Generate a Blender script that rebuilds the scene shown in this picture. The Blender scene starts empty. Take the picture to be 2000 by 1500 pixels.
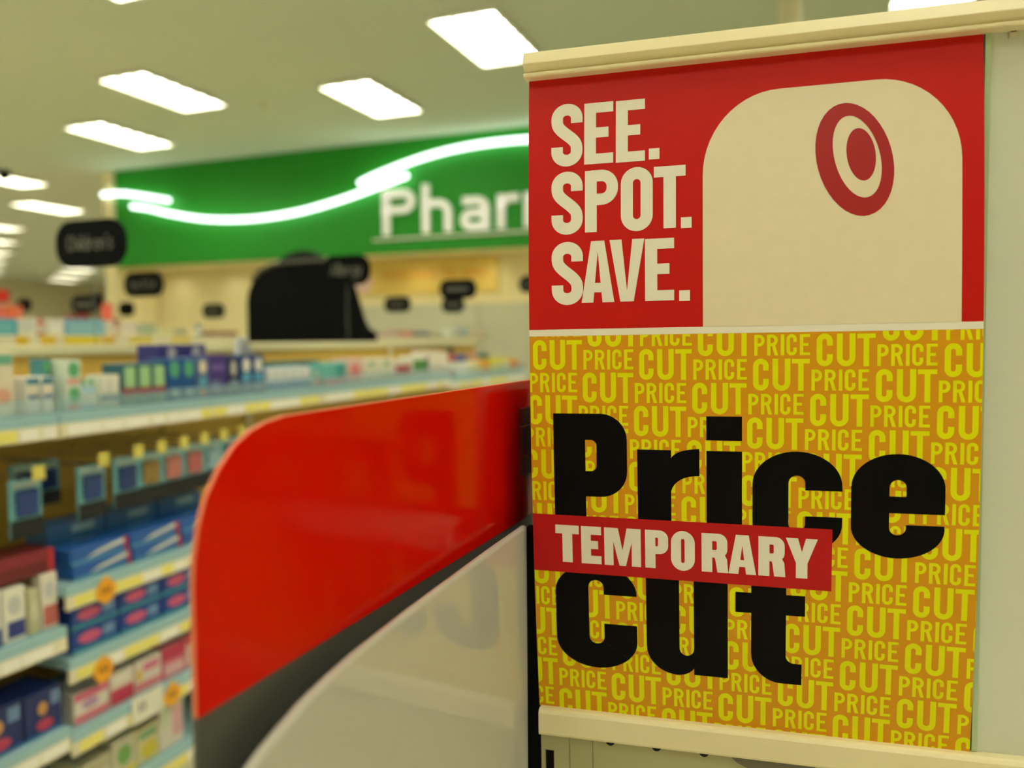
import bpy, bmesh, math, random
from mathutils import Vector, Matrix
random.seed(7)
SC = bpy.context.scene
COL = SC.collection

# ------------------------------------------------------------------ camera, world, exposure
CAMZ = 1.5
yaw, pitch, roll = math.radians(21.1), math.radians(3.2), math.radians(0.4)
F = Vector((-math.sin(yaw)*math.cos(pitch), math.cos(yaw)*math.cos(pitch), -math.sin(pitch)))
R0 = Vector((math.cos(yaw), math.sin(yaw), 0)); U0 = R0.cross(F)
R = R0*math.cos(roll) - U0*math.sin(roll); U = U0*math.cos(roll) + R0*math.sin(roll)
cam = bpy.data.cameras.new('camera'); camo = bpy.data.objects.new('camera', cam); COL.objects.link(camo)
camo.matrix_world = Matrix(((R.x, U.x, -F.x, 0), (R.y, U.y, -F.y, 0), (R.z, U.z, -F.z, CAMZ), (0, 0, 0, 1)))
cam.sensor_width = 36; cam.lens = 36*1556/2000; cam.clip_start = 0.01; cam.clip_end = 200
cam.dof.use_dof = True; cam.dof.focus_distance = 0.672; cam.dof.aperture_fstop = 3.2
SC.camera = camo
SC.view_settings.view_transform = 'Standard'; SC.view_settings.look = 'None'
SC.view_settings.gamma = 1; SC.view_settings.use_curve_mapping = False
SC.view_settings.exposure = 0.0
LAMP = (1.0, 0.99, 0.85); LAMP_E = 12.5
w = bpy.data.worlds.new('store_air'); SC.world = w; w.use_nodes = True
w.node_tree.nodes['Background'].inputs[0].default_value = (1.0, 0.97, 0.78, 1)
w.node_tree.nodes['Background'].inputs[1].default_value = 0.10

# ------------------------------------------------------------------ materials
def lin(c):
    return tuple((x/255/12.92) if x/255 <= .04045 else ((x/255+.055)/1.055)**2.4 for x in c)
_m = {}
def mat(name, rgb, rough=.5, metal=0., var=.04, scale=40., emit=None, spec=.5, coat=0., bump=0., trans=None):
    if name in _m: return _m[name]
    m = bpy.data.materials.new(name); m.use_nodes = True; nt = m.node_tree
    b = nt.nodes['Principled BSDF']
    c = lin(rgb)
    tc = nt.nodes.new('ShaderNodeTexCoord'); nz = nt.nodes.new('ShaderNodeTexNoise')
    nz.inputs['Scale'].default_value = scale; nz.inputs['Detail'].default_value = 3
    nt.links.new(tc.outputs['Object'], nz.inputs['Vector'])
    mx = nt.nodes.new('ShaderNodeMix'); mx.data_type = 'RGBA'
    mx.inputs[6].default_value = (*[x*(1-var) for x in c], 1); mx.inputs[7].default_value = (*[min(1, x*(1+var)) for x in c], 1)
    nt.links.new(nz.outputs['Fac'], mx.inputs[0]); nt.links.new(mx.outputs[2], b.inputs['Base Color'])
    b.inputs['Roughness'].default_value = rough; b.inputs['Metallic'].default_value = metal
    b.inputs['Specular IOR Level'].default_value = spec; b.inputs['Coat Weight'].default_value = coat
    b.inputs['Coat Roughness'].default_value = .04
    if bump:
        bp = nt.nodes.new('ShaderNodeBump'); bp.inputs['Strength'].default_value = bump; bp.inputs['Distance'].default_value = .001
        nt.links.new(nz.outputs['Fac'], bp.inputs['Height']); nt.links.new(bp.outputs[0], b.inputs['Normal'])
    if emit:
        b.inputs['Emission Color'].default_value = (*emit[0], 1); b.inputs['Emission Strength'].default_value = emit[1]
    if trans is not None:
        out = nt.nodes['Material Output']; t = nt.nodes.new('ShaderNodeBsdfTransparent'); ms = nt.nodes.new('ShaderNodeMixShader')
        ms.inputs[0].default_value = trans
        nt.links.new(t.outputs[0], ms.inputs[1]); nt.links.new(b.outputs[0], ms.inputs[2]); nt.links.new(ms.outputs[0], out.inputs[0])
    _m[name] = m
    return m
def cm(rgb, rough=.42):
    return mat('print_%d_%d_%d_%d' % (*rgb, int(rough*100)), rgb, rough)

# ------------------------------------------------------------------ mesh builder
class MB:
    def __init__(s): s.v = []; s.f = []
    def add(s, vs, fs):
        o = len(s.v); s.v += [tuple(x) for x in vs]; s.f += [tuple(i+o for i in f) for f in fs]; return s
    def box(s, x0, x1, y0, y1, z0, z1):
        return s.add([(x0,y0,z0),(x1,y0,z0),(x1,y1,z0),(x0,y1,z0),(x0,y0,z1),(x1,y0,z1),(x1,y1,z1),(x0,y1,z1)],
                     [(0,3,2,1),(4,5,6,7),(0,1,5,4),(1,2,6,5),(2,3,7,6),(3,0,4,7)])
    def cbox(s, x0, x1, y0, y1, z0, z1, c=.002):
        X, Y, Z = (x0, x1), (y0, y1), (z0, z1); vs = []; idx = {}
        for i in (0,1):
            for j in (0,1):
                for k in (0,1):
                    sx, sy, sz = (1,-1)[i], (1,-1)[j], (1,-1)[k]
                    for a, d in enumerate(((0,c*sy,c*sz),(c*sx,0,c*sz),(c*sx,c*sy,0))):
                        idx[i,j,k,a] = len(vs); vs.append((X[i]+d[0], Y[j]+d[1], Z[k]+d[2]))
        fs = []
        for i in (0,1):
            fs.append((idx[i,0,0,0],idx[i,1,0,0],idx[i,1,1,0],idx[i,0,1,0])); fs.append((idx[0,i,0,1],idx[1,i,0,1],idx[1,i,1,1],idx[0,i,1,1]))
            fs.append((idx[0,0,i,2],idx[1,0,i,2],idx[1,1,i,2],idx[0,1,i,2]))
            for j in (0,1):
                fs.append((idx[i,j,0,0],idx[i,j,1,0],idx[i,j,1,1],idx[i,j,0,1])); fs.append((idx[i,0,j,0],idx[i,1,j,0],idx[i,1,j,2],idx[i,0,j,2]))
                fs.append((idx[0,i,j,1],idx[1,i,j,1],idx[1,i,j,2],idx[0,i,j,2]))
                for k in (0,1): fs.append((idx[i,j,k,0],idx[i,j,k,1],idx[i,j,k,2]))
        return s.add(vs, fs)
    def prism(s, pts, fn, d0, d1):          # 2-D outline extruded from d0 to d1 through fn(a, b, d)
        n = len(pts)
        return s.add([fn(a, b, d0) for a, b in pts]+[fn(a, b, d1) for a, b in pts],
                     [tuple(range(n)), tuple(range(2*n-1, n-1, -1))]+[(i, (i+1) % n, n+(i+1) % n, n+i) for i in range(n)])
    def lathe(s, prof, cx, cy, z0, n=14):
        vs = []; fs = []
        for r, z in prof:
            for i in range(n): vs.append((cx+r*math.cos(2*math.pi*i/n), cy+r*math.sin(2*math.pi*i/n), z0+z))
        m = len(prof)
        for j in range(m-1):
            for i in range(n): fs.append((j*n+i, j*n+(i+1) % n, (j+1)*n+(i+1) % n, (j+1)*n+i))
        fs.append(tuple(range(n-1, -1, -1))); fs.append(tuple((m-1)*n+i for i in range(n)))
        return s.add(vs, fs)
    def tube(s, path, r, n=10):
        path = [Vector(p) for p in path]; vs = []; fs = []
        for k, p in enumerate(path):
            t = (path[min(k+1, len(path)-1)]-path[max(k-1, 0)]).normalized()
            a = t.cross(Vector((0,0,1))); a = a.normalized() if a.length > 1e-4 else Vector((1,0,0)); b = t.cross(a)
            for i in range(n): vs.append(p+a*r*math.cos(2*math.pi*i/n)+b*r*math.sin(2*math.pi*i/n))
        for k in range(len(path)-1):
            for i in range(n): fs.append((k*n+i, k*n+(i+1) % n, (k+1)*n+(i+1) % n, (k+1)*n+i))
        fs.append(tuple(range(n-1, -1, -1))); fs.append(tuple((len(path)-1)*n+i for i in range(n)))
        return s.add(vs, fs)
    def mesh(s, name, m, off=(0,0,0), smooth=False):
        me = bpy.data.meshes.new(name)
        me.from_pydata([(x-off[0], y-off[1], z-off[2]) for x, y, z in s.v], [], s.f)
        b = bmesh.new(); b.from_mesh(me); bmesh.ops.recalc_face_normals(b, faces=b.faces); b.to_mesh(me); b.free()
        me.materials.append(m)
        if smooth: me.shade_smooth(); me.set_sharp_from_angle(angle=.6)
        return me
def tag(o, label=None, cat=None, group=None, kind=None):
    for k, v in (('label', label), ('category', cat), ('group', group), ('kind', kind)):
        if v: o[k] = v
    return o
def origin(o):
    v = Vector((0,0,0))
    while o: v += o.location; o = o.parent
    return v
def root(name, loc, label=None, cat=None, group=None, kind=None):
    o = bpy.data.objects.new(name, None); COL.objects.link(o); o.location = loc; o.empty_display_size = .05
    return tag(o, label, cat, group, kind)
def part(name, mb, m, parent=None, label=None, smooth=False, bevel=0, kind=None):
    off = origin(parent)
    o = bpy.data.objects.new(name, mb.mesh(name, m, off, smooth)); COL.objects.link(o)
    if parent: o.parent = parent
    if label: o['label'] = label
    if kind: o['kind'] = kind
    if bevel:
        md = o.modifiers.new('bevel', 'BEVEL'); md.width = bevel; md.segments = 4 if bevel == .0033 else 2; md.limit_method = 'ANGLE'
    return o
def link(name, me, parent, loc=(0,0,0)):
    o = bpy.data.objects.new(name, me); COL.objects.link(o); o.location = loc
    if parent: o.parent = parent
    return o
def dup(o, loc, label, group=None):
    def cp(a, p):
        c = a.copy(); COL.objects.link(c); c.parent = p
        for ch in a.children: cp(ch, c)
        return c
    c = cp(o, None); c.location = loc; c['label'] = label
    if group: c['group'] = group
    return c

# ------------------------------------------------------------------ common materials
ceil_m = mat('ceiling_paint', (212, 218, 192), .9, var=.02, scale=3)
floor_m = mat('floor_tile', (222, 214, 190), .35, var=.03, scale=2)
wall_m = mat('cream_wall', (252, 238, 186), .8, var=.02, scale=4)
beige_m = mat('beige_wall', (232, 224, 186), .8, var=.02, scale=4)
grey_m = mat('grey_green_steel', (212, 208, 176), .5, var=.02)
green_m = mat('green_fascia', (26, 148, 28), .6, var=.03, scale=3)
cream_m = mat('cream_plastic', (240, 226, 178), .38, var=.015, scale=60)
steel_m = mat('white_enamel_steel', (222, 224, 204), .33, var=.015, scale=30)
steel_d = mat('olive_grey_steel', (190, 186, 140), .4, var=.03, scale=30)
dark_m = mat('recess_shade_black', (14, 13, 12), .8)  # near-black that paints the shade inside the slot and holes
black_m = mat('black_board', (9, 10, 9), .75, spec=.12)
letter_m = mat('grey_lettering', (112, 112, 100), .6)
white_m = mat('white_enamel', (238, 236, 222), .4, var=.02)
lamp_m = mat('lamp_diffuser', (255, 250, 235), .6, emit=(LAMP, LAMP_E))
neon_m = mat('neon_tube_glow', (240, 255, 250), .4, emit=((.86, 1.0, .97), 3.4))
tan_m = mat('tan_pegboard', (226, 176, 74), .6, var=.05, scale=25)
brown_m = mat('tan_shelf_underside', (190, 150, 80), .6)
blue_m = mat('pale_blue_shelf', (158, 196, 200), .45, var=.03)
chan_m = mat('cream_price_channel', (236, 226, 190), .4)
ylab_m = mat('yellow_price_label', (246, 232, 120), .5, var=.06)
wlab_m = mat('white_price_label', (252, 246, 232), .5)
clear_m = mat('clear_plastic', (170, 205, 210), .12, trans=.28)

# ------------------------------------------------------------------ structure
H = 4.27
def struct(name, mb, m, label=None):
    o = part(name, mb, m); o['kind'] = 'structure'
    if label: o['label'] = label
    return o
struct('floor', MB().box(-34, 12, -8, 30, -.1, 0), floor_m, 'pale polished store floor under the shelves')
struct('ceiling', MB().box(-34, 12, -8, 30, H, H+.1), ceil_m, 'smooth pale ceiling holding the rows of light panels')
struct('wall_left', MB().box(-34.2, -34, -8, 30, 0, H), beige_m, 'far beige wall at the left end of the store')
struct('wall_right', MB().box(12, 12.2, -8, 30, 0, H), beige_m, 'beige wall on the right side of the store')
struct('wall_front', MB().box(-34, 12, -8.2, -8, 0, H), beige_m, 'beige wall behind the photographer')
struct('wall_far', MB().box(-34, 12, 30, 30.2, 0, H), beige_m, 'far beige wall beyond the pharmacy corner')
struct('wall_back', MB().box(-10.7, 12, 10.8, 10.95, 0, H), wall_m, 'warm cream pharmacy wall below the green fascia')
struct('wall_side', MB().box(-10.7, -10.55, 10.95, 30, 0, H), wall_m, 'cream return wall behind the pharmacy corner')
struct('trim_1', MB().box(-10.93, -10.72, 9.86, 10.8, 0, H), wall_m, 'cream corner post at the left end of the green fascia')
o = struct('trim_2', MB().box(-10.7, -6.9, 10.77, 10.8, .0, .12), cream_m, 'cream skirting board along the foot of the pharmacy wall')

# ------------------------------------------------------------------ ceiling lights
def light_meshes():
    fr = MB()
    for (a, b, c, d) in ((-.32,.32,-.625,-.6),(-.32,.32,.6,.625),(-.32,-.3,-.6,.6),(.3,.32,-.6,.6)): fr.box(a, b, c, d, -.055, .0)
    lv = MB()
    for i in (-1, 1): lv.box(i*.1-.004, i*.1+.004, -.6, .6, -.05, -.006)
    for j in range(-2, 3): lv.box(-.3, .3, j*.2-.004, j*.2+.004, -.05, -.006)
    return fr.mesh('frame', white_m), MB().box(-.3, .3, -.6, .6, -.004, 0).mesh('diffuser', lamp_m), lv.mesh('louver', white_m)
FR, DI, LV = light_meshes()
DIM = MB().box(-.3, .3, -.6, .6, -.004, 0).mesh('diffuser', mat('dim_lamp_diffuser', (255, 250, 235), .6, emit=(LAMP, 8.0)))
def ceiling_light(x, y, label, dim=False):
    t = root('ceiling_light', (x, y, H-.001), label, 'light', 'ceiling light panels')
    link('frame', FR, t); link('diffuser', DIM if dim else DI, t); link('louver', LV, t)
seen = [(-2.86, 6.87, 'large bright ceiling light panel just left of the red sign, nearest of those in view'),
        (-4.76, 8.03, 'bright ceiling light panel above the green fascia, right of the one over the corner'),
        (-6.73, 6.95, 'bright ceiling light panel at upper left, nearest on the left side'),
        (-8.69, 8.17, 'bright ceiling light panel at left, directly behind the nearest left panel'),
        (-12.75, 9.5, 'ceiling light panel cut by the left frame edge beside a dark camera dome'),
        (-14.6, 11.85, 'small ceiling light panel left of the green fascia corner above the black Children\'s sign'),
        (.82, 6.95, 'ceiling light panel peeking out above the cream rail at upper right'),
        (-4.95, 4.36, 'ceiling light panel whose end just shows at the top frame edge')]
for x, y, l in seen: ceiling_light(x, y, l)
ords = ('first', 'second', 'third', 'fourth', 'fifth', 'sixth', 'seventh', 'eighth', 'ninth', 'tenth', 'eleventh')
for ci in range(8):
    x = -12.9-2.6*ci
    for ri in range(5):
        y = 13.2+3.6*ri+(1.8 if ci % 2 else 0)
        if (ri == 0 and ci == 0) or y > 29: continue
        ceiling_light(x, y, 'dim far light panel, %s from front in the %s row left of the fascia' % (ords[ri], ords[ci]), True)
near = [(-2.86, 3.3), (-2.86, -.3), (-2.86, -3.9), (.82, -3.9), (2.7, -2.75), (-1.0, -2.8), (-6.73, 3.3), (-6.73, -.3), (-1.0, 4.4), (-1.0, .8), (-4.76, .85), (-4.76, -2.75), (-6.73, -3.9), (-8.7, -2.7), (-12.6, 1.5), (-14.6, 3.6), (-16.6, 5.6), (-16.6, 9.2), (-18.6, 7.4), (-20.6, 9.4), (-12.6, -2.5), (-16.6, .5), (-20.6, 4.5),
        (.82, 3.3), (.82, -.3), (2.7, 4.45), (2.7, .85), (4.6, 3.3), (4.6, -.3), (-8.7, 4.5), (-8.7, .9), (-10.6, 3.3), (-10.6, -.3), (-12.6, 5.6), (-14.6, 7.6), (4.6, 7)]
for x, y in near: ceiling_light(x, y, 'ceiling light panel overhead outside the picture')

t = root('camera_dome', (-12.3, 9.2, H), 'small dark security dome on the ceiling at far left beside a light panel', 'camera')
part('base_ring', MB().lathe([(.10, -.05), (.10, 0)], -12.3, 9.2, H), black_m, t, smooth=True)
part('dome', MB().lathe([(.01, -.16), (.06, -.14), (.085, -.09), (.09, -.05)], -12.3, 9.2, H), black_m, t, smooth=True)
t = root('sprinkler', (-6.1, 7.8, H), 'tiny grey sprinkler head on the bare ceiling between light panels', 'sprinkler')
part('collar', MB().lathe([(.06, -.012), (.06, 0)], -6.1, 7.8, H), grey_m, t, smooth=True)
part('head', MB().lathe([(.035, -.06), (.03, -.05), (.015, -.045), (.015, -.012)], -6.1, 7.8, H), grey_m, t, smooth=True)
t = root('ceiling_column', (-.24, 6.5, 0), 'slim beige column with a black collar behind the cream rail', 'column')
part('shaft', MB().lathe([(.085, 0), (.085, 4.14)], -.24, 6.5, 0, 20), beige_m, t, smooth=True)
part('collar', MB().lathe([(.09, 4.12), (.105, 4.15), (.105, H-.001)], -.24, 6.5, 0, 20), black_m, t, 'black collar', smooth=True)

# ------------------------------------------------------------------ pharmacy sign (green fascia)
def arc(cx, cy, rx, ry, a0, a1, n=10):
    return [(cx+rx*math.cos(math.radians(a0+(a1-a0)*i/n)), cy+ry*math.sin(math.radians(a0+(a1-a0)*i/n))) for i in range(n+1)]
def stroke(path, s, closed=False):      # centre line -> quads
    n = len(path); L = []; Rr = []
    for i, p in enumerate(path):
        a = path[(i-1) % n] if (i or closed) else p
        b = path[(i+1) % n] if (i < n-1 or closed) else p
        dx, dy = b[0]-a[0], b[1]-a[1]; l = math.hypot(dx, dy) or 1
        nx, ny = -dy/l*s/2, dx/l*s/2
        L.append((p[0]+nx, p[1]+ny)); Rr.append((p[0]-nx, p[1]-ny))
    m = n if closed else n-1
    return [[L[i], L[(i+1) % n], Rr[(i+1) % n], Rr[i]] for i in range(m)]
def strip(A, B): return [[A[i], A[i+1], B[i+1], B[i]] for i in range(len(A)-1)]
def bar(x0, y0, x1, y1): return [[(x0, y0), (x1, y0), (x1, y1), (x0, y1)]]
def bez(p0, p1, p2, n=8): return [tuple((1-t)**2*a+2*t*(1-t)*b+t*t*c for a, b, c in zip(p0, p1, p2)) for t in [i/n for i in range(n+1)]]

sg = root('pharmacy_sign', (-6, 9.9, 2.72), 'tall green fascia reading Pharmacy with white neon waves', 'sign')
part('fascia', MB().box(-10.7, 12, 9.9, 10.0, 2.72, H-.002), green_m, sg)
part('soffit', MB().box(-10.7, 12, 10.002, 10.795, 2.74, 2.80), wall_m, sg, 'cream soffit behind the fascia')
S = .105
def g_P(x): return bar(x, 0, x+S, .62)+stroke([(x, .62-S/2), (x+.32, .62-S/2)]+[(px, py) for px, py in arc(x+.32, .455, .135, .1125, 90, -90)]+[(x, .3425)], S)
def g_h(x): return bar(x, 0, x+S, .66)+stroke([(x+S/2, .395), (x+.25, .395)]+arc(x+.25, .255, .14, .14, 90, 0)+[(x+.39, 0)], S)
def g_a(x): return stroke([(x+.04, .395), (x+.25, .395)]+arc(x+.25, .275, .12, .12, 90, 0)+[(x+.37, 0)], S)+stroke([(x+.37, .05), (x+.16, .05)]+arc(x+.16, .14, .1, .09, -90, -270)+[(x+.37, .23)], S*.95)
def g_r(x): return bar(x, 0, x+S, .447)+stroke([(x+S/2, .25)]+arc(x+.2, .27, .145, .125, 180, 90)+[(x+.3, .395)], S)
def g_m(x): return bar(x, 0, x+S, .447)+stroke([(x+S/2, .395), (x+.22, .395)]+arc(x+.22, .285, .11, .11, 90, 0)+[(x+.33, 0)], S)+stroke([(x+.3, .395), (x+.48, .395)]+arc(x+.48, .285, .11, .11, 90, 0)+[(x+.59, 0)], S)
def g_c(x): return stroke([(x+.4, .395), (x+.19, .395)]+arc(x+.19, .25, .14, .145, 90, 180)+arc(x+.19, .195, .14, .145, 180, 270)+[(x+.4, .05)], S)
def g_y(x): return stroke([(x+.05, .447), (x+.05, .2)]+arc(x+.19, .19, .14, .14, 180, 270)+[(x+.38, .05)], S)+stroke([(x+.38, .447), (x+.38, -.02)]+arc(x+.26, -.02, .12, .12, 0, -90)+[(x+.05, -.14)], S)
def polymesh(polys, fn, d0, d1):
    mb = MB()
    for p in polys: mb.prism(p, fn, d0, d1)
    return mb
X = -5.73
for g, adv in ((g_P, .62), (g_h, .57), (g_a, .54), (g_r, .38), (g_m, .76), (g_a, .54), (g_c, .52), (g_y, .5)):
    part('letter', polymesh(g(0), lambda a, b, d, X=X: (X+a, 9.9-d, 2.965+b), 0.0, .05), mat('white_glow_letter', (250, 248, 238), .5, emit=((1, .98, .9), .18)), sg); X += adv  # faint glow added to the white of the letters
part('underline', MB().box(-5.9, -1.3, 9.86, 9.9, 2.895, 2.925), white_m, sg)
for pts in ([(-10.87, 3.885), (-10.5, 3.88), (-10.1, 3.82), (-9.49, 3.70)],
            [(-10.25, 3.66), (-9.9, 3.60), (-9.5, 3.50), (-8.9, 3.385), (-8.3, 3.33), (-7.7, 3.325), (-7.1, 3.37), (-6.6, 3.45), (-6.1, 3.555), (-5.3, 3.755)],
            [(-6.06, 3.70), (-5.8, 3.79), (-5.3, 3.92), (-4.9, 4.0), (-4.5, 4.05), (-4.05, 4.075), (-3.55, 4.07), (-3.0, 4.03), (-2.2, 3.9), (-1.2, 3.66)]):
    P = []
    for i in range(len(pts)-1):
        p0, p1, p2, p3 = pts[max(i-1, 0)], pts[i], pts[i+1], pts[min(i+2, len(pts)-1)]
        for k in range(6):
            t_ = k/6
            P.append(tuple(.5*((2*b)+(c-a)*t_+(2*a-5*b+4*c-d)*t_*t_+(3*b-a-3*c+d)*t_**3) for a, b, c, d in zip(p0, p1, p2, p3)))
    P.append(pts[-1])
    nt_ = part('neon_tube', MB().tube([(x, 9.80, z) for x, z in P], .036), neon_m, sg, 'glowing white wavy neon tube', smooth=True)
    mb = MB()
    for k in range(2, len(P)-1, 6): mb.box(P[k][0]-.012, P[k][0]+.012, 9.82, 9.9, P[k][1]-.012, P[k][1]+.012)
    part('standoff', mb, white_m, nt_)

# yellow pharmacy banner and counter
WK = 10.8/10.4
bn = root('wall_banner', (-5.5, 10.79, 2.2), 'yellow banner with orange script on the cream pharmacy wall', 'banner')
part('panel', MB().box(-6.9, -4.36, 10.765, 10.798, 2.20, 2.74-.02), mat('banner_yellow', (250, 218, 118), .6), bn)
part('emblem', MB().prism(arc(-6.62, 2.40, .18, .18, 0, 360, 24)[:-1], lambda a, b, d: (a, d, b), 10.755, 10.765), cm((240, 205, 190)), bn, 'pale pink round emblem')
mb = MB()                                 # blurred orange script: unreadable strokes in three word groups
for x0, n in ((-6.25, 9), (-5.22, 2), (-4.92, 4)):
    for k in range(n):
        xx = x0+k*.104
        for q in stroke(arc(xx+.04, 2.49, .035, .05, 40, 330, 8), .022): mb.prism(q, lambda a, b, d: (a, d, b), 10.757, 10.766)
part('script_lettering', mb, cm((240, 160, 40)), bn)
for k in range(9):                        # recessed downlights that wash the pharmacy wall
    x = -10.2+k*1.15
    t = root('downlight', (x, 10.45, 2.74), 'recessed downlight under the green fascia washing the cream wall', 'light', 'downlights under the fascia')
    part('trim_ring', MB().lathe([(.07, -.012), (.085, -.006), (.085, 0)], x, 10.45, 2.739, 20), white_m, t)
    L = bpy.data.lights.new('downlight_lamp', 'SPOT'); L.energy = 7; L.color = (1, .93, .70); L.spot_size = math.radians(165); L.spot_blend = 1; L.shadow_soft_size = .06
    lo = bpy.data.objects.new('lamp', L); COL.objects.link(lo); lo.parent = t; lo.location = (0, 0, -.03)
ct = root('pharmacy_counter', (-3, 10.3, 0), 'long grey-beige pharmacy counter cabinet against the cream wall', 'counter')
part('body', MB().box(-6.35, 6, 9.9, 10.76, 0, 1.95), grey_m, ct, bevel=.01)
part('top', MB().box(-6.4, 6.05, 9.89, 10.77, 1.952, 1.99), grey_m, ct, bevel=.01)
for k in range(6): part('front_panel', MB().box(-6.3+k*2.05, -4.3+k*2.05, 9.88, 9.90, .15, 1.93), grey_m, ct)
part('kickboard', MB().box(-6.35, 6, 9.89, 9.90, 0, .13), black_m, ct)

# ------------------------------------------------------------------ gondolas
def channel_labels(shelf, xf, y0, y1, z0, z1, me_y, me_w, seed, step=.12):
    rr = random.Random(seed); y = y0+.02
    while y < y1-.04:
        yel = rr.random() < .48
        L = rr.choice((.05, .07, .09, .11)) if not yel else rr.choice((.045, .06, .075))
        L = min(L, y1-.01-y)
        mb = MB().box(xf, xf+.0012, y, y+L, z0+.004, z1-.004)
        part('price_label', mb, ylab_m if yel else wlab_m, shelf)
        y += L+rr.choice((.003, .006, .012))
def shelf_unit(g, xb, xf, y0, y1, z, seed=0, fence=False, labels=True):
    s = part('shelf', MB().box(xb, xf-.012, y0+.002, y1-.002, z-.028, z-.002).box(xf-.012, xf-.001, y0+.002, y1-.002, z-.028, z), blue_m, g)
    part('price_channel', MB().prism([(xf-.012, z-.028), (xf-.001, z-.029), (xf+.0, z-.066), (xf-.012, z-.068)], lambda a, b, d: (a, d, b), y0+.003, y1-.003), chan_m, s)
    if labels: channel_labels(s, xf, y0+.004, y1-.004, z-.066, z-.029, None, None, seed)
    if fence: part('clear_fence', MB().box(xf-.014, xf-.0125, y0+.006, y1-.006, z, z+.042), clear_m, s, 'clear plastic front fence')
    return s
g1 = root('shelf_gondola', (-2.3, 3, 0), 'nearest long gondola of pale blue shelves with tan pegboard back, left of the red panel', 'shelving')
BAYS = [(.35, 1.55), (1.55, 2.77), (2.77, 3.99), (3.99, 5.2)]
ZS = [[1.31, .73, .45, .20], [1.31, .835, .63, .425, .20], [1.31, .835, .63, .425, .20], [1.292, .835, .63, .425, .20]]
for bi, (a, b) in enumerate(BAYS):
    part('back_panel', MB().box(-2.303, -2.297+.006, a+.012, b-.012, .05, 1.459), tan_m, g1, 'tan pegboard back panel')
    part('cap_rail', MB().box(-2.325, -2.275, a+.012, b-.012, 1.46, 1.494), cream_m, g1, bevel=.004)
    part('base_deck', MB().box(-2.29, -1.905, a+.003, b-.003, .0, .13), grey_m, g1, bevel=.004)
    for si, z in enumerate(ZS[bi]):
        shelf_unit(g1, -2.29, -1.9, a, b, z, seed=bi*10+si, fence=(si == 0), labels=(si == 0 or bi < 2))
    for z in (1.3, .8, .45): part('rear_shelf', MB().box(-2.69, -2.305, a+.012, b-.012, z-.03, z), blue_m, g1)
for y in [b[0] for b in BAYS]+[5.2]:
    part('upright', MB().box(-2.325, -2.275, y-.011, y+.011, 0, 1.49), cream_m, g1)
def far_gondola(name, label, xc, y0, y1, n):
    g = root(name, (xc, (y0+y1)/2, 0), label, 'shelving'); L = (y1-y0)/n
    for k in range(n):
        a, b = y0+k*L, y0+(k+1)*L
        part('back_panel', MB().box(xc-.005, xc+.005, a+.01, b-.01, .05, 1.47), tan_m, g)
        part('base_deck', MB().box(xc-.38, xc+.38, a+.003, b-.003, 0, .14), grey_m, g)
        tp = part('top_shelf', MB().box(xc-.4, xc+.4, a+.002, b-.002, 1.515, 1.54), cream_m, g)
        part('price_channel', MB().box(xc+.4, xc+.406, a+.004, b-.004, 1.492, 1.538), chan_m, tp)
        for z in (1.15, .8, .45): part('shelf', MB().box(xc-.38, xc+.38, a+.01, b-.01, z-.03, z), blue_m, g)
        part('upright', MB().box(xc-.025, xc+.025, a-.01, a+.01, 0, 1.514), cream_m, g)
    part('upright', MB().box(xc-.025, xc+.025, y1-.01, y1+.01, 0, 1.514), cream_m, g)
    return g
g2 = far_gondola('shelf_gondola', 'second gondola behind the nearest one, carrying blue and white boxes on its top', -4.25, 1.6, 4.63, 3)
g2b = far_gondola('shelf_gondola', 'gondola beyond the black rounded panel in front of the pharmacy counter', -4.25, 6.2, 9.2, 3)
g3 = far_gondola('shelf_gondola', 'third gondola at left with red and pink packs on its top', -6.2, 2.5, 8.6, 5)
g4 = far_gondola('shelf_gondola', 'fourth gondola at far left, nearly hidden behind the others', -8.2, 3.5, 8.8, 4)
g5 = far_gondola('shelf_gondola', 'last gondola at the far left edge of the picture', -10.4, 4.5, 8.8, 3)
# yellow shelf-edge strips of the second gondola
for x0, x1, c in ((2.90, 2.97, (232, 190, 20)), (3.04, 3.13, (240, 196, 30)), (3.18, 3.42, (240, 208, 0)), (3.43, 3.52, (226, 180, 50)), (3.62, 3.80, (230, 205, 90)), (3.95, 4.12, (228, 205, 100))):
    tp = [c_ for c_ in g2.children if c_.name.startswith('top_shelf')]
    k = min(range(len(tp)), key=lambda i: abs((1.6+1.01*(i+.5))-(x0+x1)/2))
    part('price_label', MB().box(-3.8439, -3.842, x0, x1, 1.490, 1.534), cm(c), tp[k], 'yellow shelf-edge label')

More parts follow.
